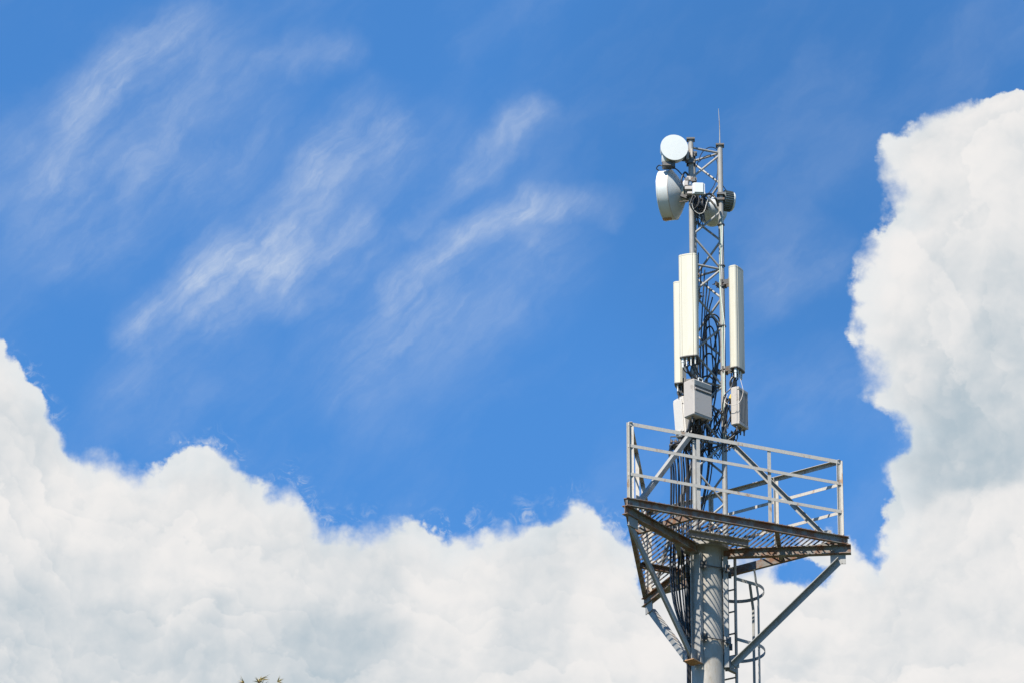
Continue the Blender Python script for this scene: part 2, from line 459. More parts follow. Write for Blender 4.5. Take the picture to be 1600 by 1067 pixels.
def spline(pts, n=10):
    pts = [V(p) for p in pts]
    q = [pts[0] * 2 - pts[1]] + pts + [pts[-1] * 2 - pts[-2]]
    r = []
    for i in range(1, len(q) - 2):
        for k in range(n):
            t = k / n
            a, b, c, d = q[i - 1], q[i], q[i + 1], q[i + 2]
            r.append(0.5 * ((2 * b) + (c - a) * t + (2 * a - 5 * b + 4 * c - d) * t * t + (3 * b - a - 3 * c + d) * t ** 3))
    r.append(pts[-1])
    return r

# ------------------------------------------------------------------ ground
gm = MB()
N = 24; L = 3000
gm.add([((i / N - .5) * 2 * L, (j / N - .5) * 2 * L, 0) for j in range(N + 1) for i in range(N + 1)],
       [(j * (N + 1) + i, j * (N + 1) + i + 1, (j + 1) * (N + 1) + i + 1, (j + 1) * (N + 1) + i) for j in range(N) for i in range(N)])
gr = gm.build('ground', 'grass'); gr['kind'] = 'structure'

# ------------------------------------------------------------------ the tower
tower = empty('telecom_tower', (0, 0, 0))
tag(tower, 'grey steel telecom tower with triangular railed platform, lattice mast and caged ladder', 'telecom tower')
def tp(mb, name, mat, parent=tower, label=None):       # tower part, built in platform coordinates
    return mb.build(name, mat, parent, off=-PB, label=label)
D3 = [V((math.cos(R(a)), math.sin(R(a)), 0)) for a in (-123.6, -3.6, 116.4)]   # directions of the corners A, B, C
RP = 0.21
pole = tp(MB().lathe((0, 0, -ZP), (0, 0, 1), [(0, 0.36), (ZP * .5, 0.28), (ZP - 1.9, 0.212), (ZP - 1.9, .212), (ZP - 0.02, 0.205)], 56), 'pole', 'pole')
tp(MB().lathe((0, 0, -0.02), (0, 0, 1), [(0, .29), (.025, .29)], 40).lathe((0, 0, 0.006), (0, 0, 1), [(0, .28), (.025, .28)], 40), 'flange', 'steel', pole)
tp(MB().box((0, 0, -ZP + .2), (2.2, 2.2, .4), bev=.03), 'footing', 'concrete', pole)
# vertical channels clamped to the pole, one below each corner
for i, d in enumerate(D3):
    s_ = V((-d.y, d.x, 0))
    m = MB().beam(d * .215 + V((0, 0, -1.66)), d * .215 + V((0, 0, -0.125)), [(-.075, 0), (.075, 0), (.075, .06), (.066, .06), (.066, .009), (-.066, .009), (-.066, .06), (-.075, .06)], up=d)
    cp = tp(m, 'clamp_channel', 'steel')
    for z in (-.31, -1.31):
        for sg in (-1, 1):
            b = MB()
            c = d * .25 + s_ * sg * .12 + V((0, 0, z))
            rot = Matrix((s_, d, V((0, 0, 1)))).transposed()
            b.box(c, (.09, .012, .09), rot)
            b.box(c + d * .03, (.012, .06, .09), rot)
            b.lathe(c - d * .05, d, [(0, .016), (.02, .016)], 6, False).lathe(c + d * .03, d, [(0, .016), (.02, .016)], 6, False)
            tp(b, 'clamp_ear', 'dark', cp)
for z in (-.31, -1.31):
    for i in range(3):
        a, b = D3[i], D3[(i + 1) % 3]
        sa_, sb_ = V((-a.y, a.x, 0)), V((-b.y, b.x, 0))
        p0, p1 = a * .235 + sa_ * .13 + V((0, 0, z)), b * .235 - sb_ * .13 + V((0, 0, z))
        mid = (a + b).normalized() * .222 + V((0, 0, z))
        tp(MB().tube(spline([p0 - (mid - p0).normalized() * .06, p0, mid, p1, p1 + (p1 - mid).normalized() * .06], 6), .007, 8), 'tie_rod', 'dark')
# radial beams and their struts
RA = 1.87
for d in D3:
    s_ = V((-d.y, d.x, 0))
    tp(MB().beam(d * .22 + V((0, 0, -.122)), d * RA + V((0, 0, -.122)), Ip(.085, .12)), 'radial_beam', 'rusty')
    lo_e, hi_e = d * .30 + V((0, 0, -1.58)), d * 1.70 + V((0, 0, -.19))
    st = tp(MB().beam(lo_e, hi_e, Ov(.08, .009)), 'strut', 'steel')
    rot = Matrix((d, s_, V((0, 0, 1)))).transposed()
    tp(MB().box(d * 1.70 + V((0, 0, -.19)) + s_ * .012, (.20, .012, .13), rot), 'gusset', 'steel', st)
    tp(MB().box(d * .33 + V((0, 0, -1.56)) + s_ * .012, (.14, .012, .16), rot), 'gusset', 'steel', st)
    if d is D3[0]: tp(MB().box(d * .36 + V((0, 0, -1.665)), (.20, .16, .012), rot), 'seat_plate', 'rust', st, label='rusty square plate under the foot of the strut')
# edge beams
RE = 1.80
cor = [d * RE for d in D3]
for i in range(3):
    a, b = cor[i], cor[(i + 1) % 3]
    dd = (b - a).normalized()
    tp(MB().beam(a - dd * .03, b + dd * .03, Cp(.05, .11, .009, 1), up=(0, 0, 1)), 'edge_beam', 'rusty')
# joists parallel to the sides, cutting the corners, and the two by the pole
for i in range(3):
    a = cor[i]; b = cor[(i + 1) % 3]; c = cor[(i + 2) % 3]
    tp(MB().beam(a + (b - a) * .31 + V((0, 0, .015)), a + (c - a) * .31 + V((0, 0, .015)), Cp(.05, .08, .008)), 'joist', 'rusty')
ab = (cor[1] - cor[0]).normalized(); nab = V((ab.y, -ab.x, 0))
for i in range(3):
    dd = (cor[(i + 1) % 3] - cor[i]).normalized(); nn = V((dd.y, -dd.x, 0))
    q0 = nn * .33
    tp(MB().beam(q0 - dd * .42 + V((0, 0, -.02)), q0 + dd * .44 + V((0, 0, -.02)), Cp(.06, .10, .008, 1)), 'joist', 'steel')
# grating: bars at right angles to the front edge
gmb = MB()
TR = math.sqrt(3) * RE
def inside(p, mrg):
    return all((p - cor[i]).dot(V(((cor[(i + 1) % 3] - cor[i]).y, -(cor[(i + 1) % 3] - cor[i]).x, 0)).normalized()) < -mrg for i in range(3))
HATC = V((.34, .62, 0))
n_b = 46
for k in range(n_b):
    t = (k + .5) / n_b * TR
    base = cor[0] + ab * t
    run = []
    st = None
    for j in range(0, 330):
        p = base - nab * (j * .01) + nab * .02
        ok = inside(p, -.03) and p.length > .24 and not (abs((p - HATC).dot(ab)) < .27 and abs((p - HATC).dot(nab)) < .30)
        if ok and st is None: st = p
        if not ok and st is not None:
            if (last - st).length > .05: run.append((st, last))
            st = None
        last = p
    for a, b in run:
        j_ = random.uniform(-.004, .004)
        gmb.beam(a + V((0, 0, .124 + j_)) + ab * random.uniform(-.006, .006), b + V((0, 0, .124 + j_)) + ab * random.uniform(-.006, .006), Rect(.006, .021))
tp(gmb, 'grating', 'grate')
# opened hatch standing behind the mast
hm = MB()
hc = V((.17, .55, .14))
for k in range(8):
    z = .16 + k * .062
    hm.beam(V((-.10, .72, z)), V((.36, .40, z + .0)), Rect(.008, .022))
hm.beam(V((-.02, .665, .12)), V((-.02, .665, .64)), Rect(.02, .01)).beam(V((.28, .455, .12)), V((.28, .455, .64)), Rect(.02, .01))
tp(hm, 'hatch', 'grate')
# railing
ZR = (.465, .86, 1.19)
rc = [d * (RE - .03) for d in D3]
for i in range(3):
    a, b = rc[i], rc[(i + 1) % 3]
    dd = (b - a).normalized(); nn = V((dd.y, -dd.x, 0))
    for j, z in enumerate(ZR):
        if j == 2:
            tp(MB().beam(a + V((0, 0, z)), b + V((0, 0, z)), [(x - .0, y) for x, y in Lp(.05, .006, -1, -1)]), 'rail', 'rail')
        else:
            tp(MB().beam(a + nn * .004 + V((0, 0, z)), b + nn * .004 + V((0, 0, z)), Rect(.006, .042)), 'rail', 'rail')
    for f in (1 / 3, 2 / 3):
        p = a + (b - a) * f - nn * .008
        tp(MB().beam(p + V((0, 0, .112)), p + V((0, 0, 1.18)), Lp(.048, .006), up=-nn), 'railing_post', 'rail')
    # corner: two angles side by side
    for q, sg in ((a + dd * .035, 1), (b - dd * .035, -1)):
        tp(MB().beam(q - nn * .006 + V((0, 0, .0)), q - nn * .006 + V((0, 0, 1.18)), Lp(.058, .006, sg, 1), up=-nn), 'railing_post', 'rail')
# stays from the mast to the corners
RM = 0.25
for i, d in enumerate(D3):
    s_ = V((-d.y, d.x, 0))
    st = tp(MB().beam(d * (RM + .03) + V((0, 0, 1.60)), d * 1.58 + V((0, 0, .12)), Ov(.062, .007)), 'stay', 'steel')
    rot = Matrix((d, s_, V((0, 0, 1)))).transposed()
    tp(MB().box(d * 1.55 + V((0, 0, .17)) + s_ * .012, (.14, .01, .10), rot), 'foot_plate', 'steel', st)
# lattice mast
ZT = at(1079.5, 220, -.21).z
for d in D3:
    leg = tp(MB().tube([d * RM + V((0, 0, z)) for z in (.03, 1, 2, 3, 4, 5, ZT)], .036, 18), 'mast_leg', 'steel')
    tp(MB().box(d * RM + V((0, 0, ZT + .012)), (.11, .11, .022)), 'leg_cap', 'dark', leg)
    for z in (1.9, 3.7, 5.05): tp(MB().lathe(d * RM + V((0, 0, z)), (0, 0, 1), [(0, .038), (.008, .038)], 18), 'joint_ring', 'dark', leg)
def mb_(i, k): return D3[i] * (RM - .005) + V((0, 0, k))
HZ = .418
ztop = ZT - .13
for k in range(13):
    z0, z1 = ztop - k * HZ, ztop - (k + 1) * HZ
    if z1 < .1: z1 = .1
    for (p, q, ph) in ((1, 0, 0), (2, 1, 0), (0, 2, 0)):
        a, b = (p, q) if (k + ph) % 2 == 0 else (q, p)
        tp(MB().tube([mb_(a, z0), mb_(b, z1)], .0155, 10), 'mast_brace', 'steel')
for z in (ztop + .03, ztop - 4 * HZ, ztop - 8 * HZ, ztop - 10 * HZ):
    for (p, q) in ((0, 1), (1, 2), (2, 0)):
        tp(MB().tube([mb_(p, z), mb_(q, z)], .0155, 10), 'mast_brace', 'steel')
rod = D3[1] * RM
tp(MB().tube([rod + V((0, 0, ZT + .02)), rod + V((.0, 0, ZT + .30)), rod + V((-.012, 0, ZT + .56))], .008, 8, r1=.003), 'lightning_rod', 'steel')
# ladder
n_ = V((.5, .866, 0)); t_ = V((.866, -.5, 0))
ML = n_ * .385
lm = MB()
ZB = -ZP + .3
for sg in (-1, 1):
    lm.beam(ML + t_ * .2 * sg + V((0, 0, ZB)), ML + t_ * .2 * sg + V((0, 0, .0)), Rect(.045, .02), up=t_)
z = -.15
while z > ZB:
    lm.tube([ML - t_ * .2 + V((0, 0, z)), ML + t_ * .2 + V((0, 0, z))], .012, 8)
    z -= .305
ladder = tp(lm, 'ladder', 'steel')
hc0 = ML + n_ * .40
hoopz = [-.31 - .84 * k for k in range(38)]
for k, z in enumerate(hoopz):
    pts = [ML + t_ * .21 + V((0, 0, z))]
    for j in range(0, 21):
        a = R(-8 + 196 * j / 20)
        pts.append(hc0 + (t_ * math.cos(a) + n_ * math.sin(a)) * .35 + V((0, 0, z)))
    pts.append(ML - t_ * .21 + V((0, 0, z)))
    hb = MB()
    vs = []
    for p in pts:
        o_ = V((p.x, p.y, 0)) - hc0; o_ = o_.normalized() if o_.length > 0 else n_
        vs += [p - o_ * .003 - V((0, 0, .022)), p + o_ * .003 - V((0, 0, .022)), p + o_ * .003 + V((0, 0, .022)), p - o_ * .003 + V((0, 0, .022))]
    n = len(pts)
    hb.add(vs, [(i * 4 + q, i * 4 + (q + 1) % 4, i * 4 + 4 + (q + 1) % 4, i * 4 + 4 + q) for i in range(n - 1) for q in range(4)] + [(3, 2, 1, 0), tuple((n - 1) * 4 + q for q in range(4))])
    tp(hb, 'cage_hoop', 'steel', ladder)
for a in (-8, 83, 160):
    p = hc0 + (t_ * math.cos(R(a)) + n_ * math.sin(R(a))) * .342
    o_ = (p - hc0).normalized()
    sp = [p + V((0, 0, ZB + 2)), p + V((0, 0, -3)), p + V((0, 0, -.45)), p * .93 + V((0, 0, -.10))]
    m = MB()
    for q in range(3): m.beam(sp[q], sp[q + 1], Rect(.040, .006), up=o_)
    tp(m, 'cage_strap', 'steel', ladder)
for z in [-1.60 - 3 * k for k in range(10)]:
    for sg in (-1, 1):
        tp(MB().beam(n_ * .15 + t_ * .16 * sg + V((0, 0, z)), ML + t_ * .19 * sg + V((0, 0, z)), Rect(.05, .05)), 'ladder_bracket', 'steel', ladder)

# ------------------------------------------------------------------ panel antennas
HA = 1.43
def panel():
    root = empty('panel_antenna', (0, 0, 0))
    a, dp = .123, .052
    # profile, front at -y
    pr = [(-a, .035)]
    for j in range(0, 7):
        t = R(180 + 90 * j / 6)
        pr.append((-a + .034 + .034 * math.cos(t), -dp + .034 + .034 * math.sin(t) * 1.0 - .0))
    gx = a - .045
    pr += [(-gx - .003, -dp), (-gx, -dp + .006), (-gx + .003, -dp - .004), (0, -dp - .010), (gx - .003, -dp - .004), (gx, -dp + .006), (gx + .003, -dp)]
    for j in range(0, 7):
        t = R(270 + 90 * j / 6)
        pr.append((a - .034 + .034 * math.cos(t), -dp + .034 + .034 * math.sin(t)))
    pr += [(a, .035), (a - .02, .060), (-a + .02, .060)]
    n = len(pr)
    m = MB(); m.prism(pr, 0, HA); 
    m.build('radome', 'cream', root)
    ins = [(x * .97, y * .95) for x, y in pr if True]
    MB().prism([(x * 1.015, y * 1.03) for x, y in pr], HA, HA + .012).prism(ins, HA + .012, HA + .02).build('top_cap', 'cream', root)
    MB().prism([(x * 1.01, y * 1.02) for x, y in pr], -.014, 0).build('bottom_cap', 'dark', root)
    for x, y, l, mat, r in ((-.085, -.01, .13, 'white', .019), (-.03, -.02, .12, 'greyc', .011), (.03, -.02, .12, 'greyc', .011), (.085, -.01, .10, 'greyc', .011), (-.055, .03, .1, 'dark', .012), (.05, .03, .1, 'dark', .012), (0, .03, .1, 'dark', .012)):
        MB().lathe((x, y, -.014), (0, 0, -1), [(0, r), (l * .45, r), (l * .45, r * .75), (l, r * .75)], 14).build('connector', mat, root)
    for z in (HA - .16, .03):
        b = MB()
        b.box((0, .075, z), (.12, .03, .10))
        for sg in (-1, 1): b.box((sg * .045, .13, z), (.010, .12, .07))
        b.box((0, .19, z), (.14, .02, .08)).box((0, .275, z), (.14, .02, .06))
        for sg in (-1, 1): b.tube([(sg * .055, .165, z), (sg * .055, .33, z)], .007, 8).lathe((sg * .055, .285, z), (0, 1, 0), [(0, .014), (.012, .014)], 6, False)
        b.build('mounting_bracket', 'dark', root)
    return root
pa = panel()
def face(d): return math.atan2(d[0], -d[1])      # rotation that turns -y to the direction d
def put(o, loc, d): o.location = W(loc); o.rotation_euler = (0, 0, face(d))
p = at(1077, 557, -.52)
put(pa, p, (-.30, -.95))
tag(pa, 'tall cream panel antenna on the camera side of the mast, its whole front showing', 'antenna', 'cream panel antennas on the mast')
pb = copy_tree(pa)
p = at(1153, 577, -.10)
put(pb, p, (.88, -.47))
tag(pb, 'tall cream panel antenna standing alone on the right of the mast', 'antenna', 'cream panel antennas on the mast')
pc = copy_tree(pa)
p = at(1062.5, 602, .36)
put(pc, p, (-.97, .24))
tag(pc, 'cream panel antenna mostly hidden behind the front one, only its left edge showing', 'antenna', 'cream panel antennas on the mast')

# ------------------------------------------------------------------ remote radio units
def rru(wd, dp, h, mat, style):
    root = empty('radio_unit', (0, 0, 0))
    MB().box((0, 0, h / 2), (wd, dp, h), bev=.012).build('housing', mat, root)
    if style == 0:
        m = MB()
        m.box((0.005, -dp / 2 - .004, h - .055), (wd * .93, .012, .075), bev=.004)
        m.build('top_cover', 'boxd', root)
        MB().box((.005, -dp / 2 - .007, h - .135), (wd * .86, .018, .018), bev=.003).build('slot_lip', mat, root)
        MB().box((.005, -dp / 2 - .0025, h - .112), (wd * .84, .006, .022)).box((.005, -dp / 2 - .0025, h - .156), (wd * .84, .006, .012)).build('vent_slot', 'dark', root)
        m = MB()
        m.tube(spline([(-wd * .1, -dp * .3, h), (-wd * .1, -dp * .3, h + .05), (wd * .1, -dp * .3, h + .05), (wd * .1, -dp * .3, h)], 5), .008, 8)
        m.build('handle', 'white', root)
        MB().box((0, -dp / 2 - .003, h * .36), (wd * .94, .008, h * .60), bev=.004).build('front_panel', mat, root)
    elif style == 2:
        MB().box((0, -dp / 2 - .006, h * .5), (wd * .84, .02, h * .86), bev=.006).build('front_panel', mat, root)
        MB().box((0, -dp / 2 - .02, h * .12), (wd * .5, .012, .03), bev=.004).build('handle', mat, root)
    else:
        m = MB()
        for k in range(7):
            m.box((-wd / 2 + .02 + (wd - .04) * k / 6, -dp / 2 - .010, h * .5), (.006, .022, h * .86))
        m.build('heat_sink', mat, root)
        for hh in (.955, .045): MB().box((0, -dp / 2 - .009, h * hh), (wd * .94, .026, .04), bev=.004).build('rim', mat, root)
    for k in range(5):
        MB().lathe((-wd * .36 + wd * .72 * k / 4, (k % 2) * .03 - .02, 0), (0, 0, -1), [(0, .014), (.03, .014), (.03, .010), (.08, .010)], 10).build('connector', 'dark', root)
    m = MB().box((0, dp / 2 + .02, h * .25), (.16, .04, .04)).box((0, dp / 2 + .02, h * .8), (.16, .04, .04)).box((0, dp / 2 + .05, h * .5), (.06, .02, h * .75))
    m.build('mounting_bracket', 'dark', root)
    return root
ra = rru(.335, .19, .51, 'boxg', 0)
c0 = at(1084, 646, -.62)        # front left bottom corner
fd = V((.70, -.715, 0)); sd = V((.715, .70, 0))
loc = c0 + sd * .1675 - fd * .095
put(ra, loc, fd)
tag(ra, 'big light grey radio box with dark slots, turned to the right below the front antenna', 'radio unit')
rb = rru(.26, .10, .54, 'boxg', 1)
put(rb, at(1155, 668, -.12), (.86, -.5))
tag(rb, 'narrow grey ribbed radio unit right of the mast under the right antenna', 'radio unit')
rc_ = rru(.20, .10, .55, 'boxw', 2)
put(rc_, at(1068, 682, .30), (-.75, -.66))
tag(rc_, 'pale slim radio unit left of the mast, half behind the big grey radio box', 'radio unit')
for u in (rc_,): u.rotation_euler = (R(2), R(-3), u.rotation_euler[2])

# ------------------------------------------------------------------ microwave dishes
def mount_on(c, leg, root, off, mat='dark'):
    m = MB()
    dd = V((leg.x - c.x, leg.y - c.y, 0)); L = dd.length; dd.normalize()
    s_ = V((-dd.y, dd.x, 0))
    rot = Matrix((dd, s_, V((0, 0, 1)))).transposed()
    for z in (-.06, .06):
        m.box(V((leg.x, leg.y, c.z + z)) - dd * .05, (.03, .13, .045), rot)
        m.box(V((leg.x, leg.y, c.z + z)) + dd * .05, (.02, .13, .045), rot)
        for sg in (-1, 1): m.tube([V((leg.x, leg.y, c.z + z)) - dd * .09 + s_ * sg * .052, V((leg.x, leg.y, c.z + z)) + dd * .12 + s_ * sg * .052], .006, 6)
    m.beam(c, V((leg.x, leg.y, c.z)) - dd * .05, Rect(.05, .10))
    m.build('mounting_bracket', mat, root, off=off)
LA, LB, LC = (d * RM for d in D3)
# upper white one, facing the viewer
c = at(1053.5, 231, -.42)
ud = empty('microwave_dish', W(c))
tag(ud, 'smaller round white dish at the top of the mast, its flat face towards the viewer', 'microwave dish')
fx = V((.13, -.985, -.02)).normalized()
MB().lathe((0, 0, 0), fx, [(-.004, .184), (.006, .184), (.0062, .176), (.0075, .0)], 64).build('radome', 'white', ud)
MB().lathe((0, 0, 0), -fx, [(.006, .1805), (.022, .1805)], 64).build('rim_band', 'boxg', ud)
MB().lathe((0, 0, 0), -fx, [(.022, .178), (.135, .172), (.150, .150), (.20, .075)], 64).build('shroud', 'dishw', ud)
MB().lathe((0, 0, 0), -fx, [(.20, .06), (.30, .06), (.30, .075), (.33, .075)], 30).build('hub', 'boxg', ud)
MB().lathe((-.105, .07, -.06), (-.06, .2, -1), [(0, .055), (.03, .062), (.11, .062), (.13, .05)], 26).build('radio_housing', 'dishw', ud)
MB().box((-.10, .10, -.215), (.13, .13, .07), bev=.01).box((-.02, .10, -.20), (.06, .10, .09)).build('radio_bracket', 'dark', ud)
mm = MB(); 
l_ = V((LA.x, LA.y, 0)) - V((c.x, c.y, 0))
b0 = V((0, 0, 0)) - fx * .28
mm.beam(b0, V((l_.x, l_.y, -.06)), Rect(.06, .09))
mm.build('mounting_arm', 'dark', ud)
mm = MB()
for z in (-.03, -.13):
    mm.box((l_.x - .005, l_.y - .06, z), (.14, .02, .05)).box((l_.x, l_.y + .05, z), (.12, .02, .05))
    for sg in (-1, 1): mm.tube([(l_.x + sg * .055, l_.y - .11, z), (l_.x + sg * .055, l_.y + .10, z)], .006, 6)
mm.build('leg_clamp', 'dark', ud)
MB().box((l_.x - .045, l_.y - .09, -.045), (.035, .03, .15), bev=.005).box((l_.x + .01, l_.y - .09, -.03), (.03, .03, .13), bev=.005).build('pan_arm', 'boxg', ud)
# the larger one on the left, facing left and away
beta = R(15)
ff = V((-math.cos(beta), math.sin(beta), 0))
c = at(1036.5, 307, .02)
bd = empty('microwave_dish', W(c))
tag(bd, 'larger off white dish seen side on, facing left with its cone back to the mast', 'microwave dish')
RD = .335
MB().lathe((0, 0, 0), ff, [(-.004, RD + .004), (.008, RD + .004), (.014, RD - .01), (.03, RD * .6), (.035, 0)], 72).build('radome', 'white', bd)
MB().lathe((0, 0, 0), -ff, [(.004, RD), (.145, RD), (.150, RD - .004)], 72, True).build('shroud', 'dishw', bd)
MB().lathe((0, 0, 0), -ff, [(.150, RD - .004), (.20, RD * .80), (.255, RD * .52), (.28, .13)], 72, True).build('reflector_back', 'dishw', bd)
MB().lathe((0, 0, 0), -ff, [(.28, .125), (.31, .125), (.315, .085), (.36, .08)], 36).build('hub', 'cream', bd)
MB().lathe((0, 0, 0), -ff, [(.36, .10), (.375, .10), (.375, .065), (.43, .065)], 30).build('coupler', 'alu', bd)
l_ = V((LA.x, LA.y, 0)) - V((c.x, c.y, 0))
mm = MB()
for z in (.10, -.02, -.12):
    mm.box((l_.x + .0, l_.y - .055, z), (.15, .025, .05)).box((l_.x, l_.y + .05, z), (.13, .02, .05))
    for sg in (-1, 1): mm.tube([(l_.x + sg * .058, l_.y - .11, z), (l_.x + sg * .058, l_.y + .10, z)], .0065, 6)
mm.beam((l_.x - .10, l_.y - .03, .10), (l_.x - .10, l_.y - .03, -.20), Rect(.03, .03)).beam((l_.x - .14, l_.y, -.1), (l_.x, l_.y, -.16), Rect(.05, .04))
mm.tube([(l_.x - .16, l_.y - .05, -.22), (l_.x + .05, l_.y - .05, -.20)], .008, 6)
mm.build('leg_clamp', 'dark', bd)
mm = MB()
mm.box((l_.x - .03, l_.y - .15, .07), (.06, .05, .06), bev=.006).box((l_.x - .065, l_.y - .16, -.01), (.05, .06, .07), bev=.006).box((l_.x - .03, l_.y - .17, -.08), (.11, .05, .05), bev=.006).box((l_.x - .02, l_.y - .15, -.14), (.07, .05, .04), bev=.006)
mm.build('adjuster', 'boxg', bd)
MB().lathe((l_.x - .05, l_.y - .10, .02), (0, -1, 0), [(0, .062), (.02, .062), (.02, .045), (.05, .045)], 22).build('polariser', 'alu', bd)
MB().box((l_.x - .075, l_.y - .165, .045), (.022, .03, .05)).box((l_.x - .045, l_.y - .165, .04), (.02, .03, .075)).box((l_.x - .06, l_.y - .165, .01), (.06, .03, .016)).build('feed_clip', 'dark', bd)
hh = V((-ff.y, ff.x, 0))
MB().lathe((0, 0, 0), -ff, [(.138, RD + .003), (.150, RD + .003)], 72, True).build('rim_band', 'boxg', bd)
MB().box(-V((0, 0, RD + .004)) - ff * .05, (.12, .05, .022), Matrix.Rotation(-beta, 3, 'Z')).build('rim_clamp', 'rust', bd)
# the one behind the mast, facing away, and the finned round unit right of it
ff2 = V((.45, .89, -.0)).normalized()
c = at(1114, 332, .62)
hd = empty('microwave_dish', W(c))
tag(hd, 'shaded pale dish behind the mast, its cone back showing between the braces', 'microwave dish')
MB().lathe((0, 0, 0), ff2, [(.0, .19), (.05, .192), (.06, .17), (.065, 0)], 56).build('radome', 'white', hd)
MB().lathe((0, 0, 0), -ff2, [(.0, .19), (.08, .188), (.20, .10), (.24, .06)], 56).build('reflector_back', 'dishw', hd)
MB().lathe((0, 0, 0), -ff2, [(.24, .05), (.36, .05)], 24).build('hub', 'alu', hd)
mm = MB(); l_ = V((LC.x, LC.y, 0)) - V((c.x, c.y, 0))
mm.beam(-ff2 * .33, (l_.x, l_.y, 0), Rect(.05, .08))
for z in (-.04, .04): mm.box((l_.x, l_.y, z), (.13, .13, .03))
mm.build('mounting_bracket', 'dark', hd)
c = at(1137.5, 315, .10)
rd = empty('finned_radio', W(c))
tag(rd, 'dark round finned unit on the right leg of the mast beside the dishes', 'radio unit')
f3 = V((.93, .30, -.05)).normalized()
MB().lathe((0, 0, 0), f3, [(-.08, .10), (-.07, .122), (.04, .122), (.065, .11), (.08, .07), (.085, 0)], 44).build('housing', 'boxd', rd)
a3 = f3.orthogonal().normalized(); b3 = f3.cross(a3)
mm = MB()
for k in range(26):
    t = 2 * math.pi * k / 26
    o_ = a3 * math.cos(t) + b3 * math.sin(t)
    mm.beam(o_ * .130 - f3 * .07, o_ * .130 + f3 * .045, Rect(.004, .020), up=o_)
mm.build('fin', 'boxd', rd)
MB().lathe((0, 0, 0), f3, [(.046, .128), (.060, .128), (.075, .115)], 44).build('front_ring', 'white', rd)
mm = MB(); l_ = V((LB.x, LB.y, 0)) - V((c.x, c.y, 0))
mm.beam(-f3 * .09, (l_.x, l_.y, 0), Rect(.05, .08))
for z in (-.04, .04): mm.box((l_.x, l_.y, z), (.10, .12, .03))
mm.build('mounting_bracket', 'dark', rd)

# small white outdoor box
c = at(1091.5, 305, -.40)
ob = empty('equipment_box', W(c), R(6))
tag(ob, 'small white square box in front of the mast beside the larger dish', 'equipment box')
MB().box((0, 0, .085), (.145, .06, .165), bev=.008).build('housing', 'white', ob)
MB().box((0.002, -.036, .088), (.12, .018, .14), bev=.005).build('cover', 'white', ob)
MB().box((-.078, .012, .08), (.010, .07, .15)).box((.078, .012, .08), (.010, .07, .15)).box((0, .06, .08), (.06, .06, .10)).build('mounting_bracket', 'alu', ob)
for k in range(3): MB().lathe((-.04 + .04 * k, 0, .003), (0, 0, -1), [(0, .011), (.045, .009)], 10).build('connector', 'dark', ob)
c = at(1097, 318, -.25)
ob2 = empty('equipment_box', W(c), R(-25))
tag(ob2, 'tiny pale metal box tucked under the white box among black cables', 'equipment box')
MB().box((0.03, 0, 0), (.10, .06, .055), bev=.006).build('housing', 'alu', ob2)
MB().box((.09, 0.0, 0.02), (.03, .05, .03)).build('lid', 'boxg', ob2)

# ------------------------------------------------------------------ cables
def cable(name, pts, r, mat, label, group=None, cat='cable', n=8, seg=8):
    m = MB().tube(spline(pts, n), r, seg)
    off = V(pts[0])
    o = m.build(name, mat, None, off=off)
    o.location = W(off)
    return tag(o, label, cat, group)
rnd = random.uniform
# the feeder bundle: from the radios, over the bracket, down through the platform to the foot of the pole
NF = 9
for k in range(NF):
    u = -.46 + .27 * (k / (NF - 1)) + rnd(-.008, .008)
    v = .06 + .16 * ((k * 5) % NF) / NF
    rr = .0115 if k % 3 else .015
    zt = 1.50 - .10 * abs(k - 3) / 4 + rnd(-.04, .08)
    uu = -.33 + .12 * (k / NF)
    pts = [V((-.12 + rnd(-.07, .07), -.12 + rnd(-.1, .15), 2.05 + rnd(-.15, .1))),
           V((-.22 + rnd(-.04, .04), .0 + rnd(-.04, .04), zt + .10)), V((u, v, zt)), V((u + .01, v, 1.1)), V((u + rnd(-.01, .02), v, .5)), V((u + rnd(-.01, .01), v, .12)),
           V((u * 1.03, v, -.25)), V((u * .9 - .02, v, -.7)), V((-.28 + .006 * k, v * .8, -1.3)), V((-.262 + .004 * k, v * .8 - .02 * k * .3, -1.9)), V((-.272 + .004 * k, v * .8, -8)), V((-.33 + .004 * k, v * .8, -ZP + .3))]
    cable('feeder_cable', pts, rr, 'black', 'black feeder cable in the bundle running down the left of the mast through the platform', 'black feeder cables beside the mast', n=7)
# cable bracket
br = empty('cable_bracket', W((-.45, .10, 1.55)))
tag(br, 'small dark metal frame left of the mast that carries the black cable bundle', 'bracket')
MB().tube([(0, 0, 0), (0, 0, .10), (.30, .0, .10)], .010, 8).tube([(0, .12, .0), (0, .12, .08), (.30, .12, .08)], .010, 8).build('frame', 'dark', br)
MB().beam((-.02, .06, -.02), (.26, .06, -.02), Rect(.16, .02)).build('tray', 'dark', br)
for k in range(5): MB().box((.01 + .055 * k, .0, .03), (.035, .05, .05), bev=.006).build('clamp', 'dark', br)
# feeders inside the mast
for k in range(6):
    u = -.10 + .035 * k + rnd(-.01, .01)
    v = rnd(-.08, .12)
    pts = [V((u + .05, v, 4.2 - .12 * k)), V((u + rnd(-.05, .05), v, 3.3)), V((u + rnd(-.05, .05), v, 2.5)), V((-.05 + .02 * k, v, 1.9)), V((u + rnd(-.03, .03), v, 1.2)), V((u * .6 - .10, v * .5 + .1, .5)), V((-.17 + .01 * k, .16, .1)), V((-.26 + .01 * k, .18, -.4)), V((-.25, .17, -1.4))]
    cable('riser_cable', pts, .0085, 'black', 'thin black cable climbing inside the lattice mast', 'black cables inside the lattice mast')
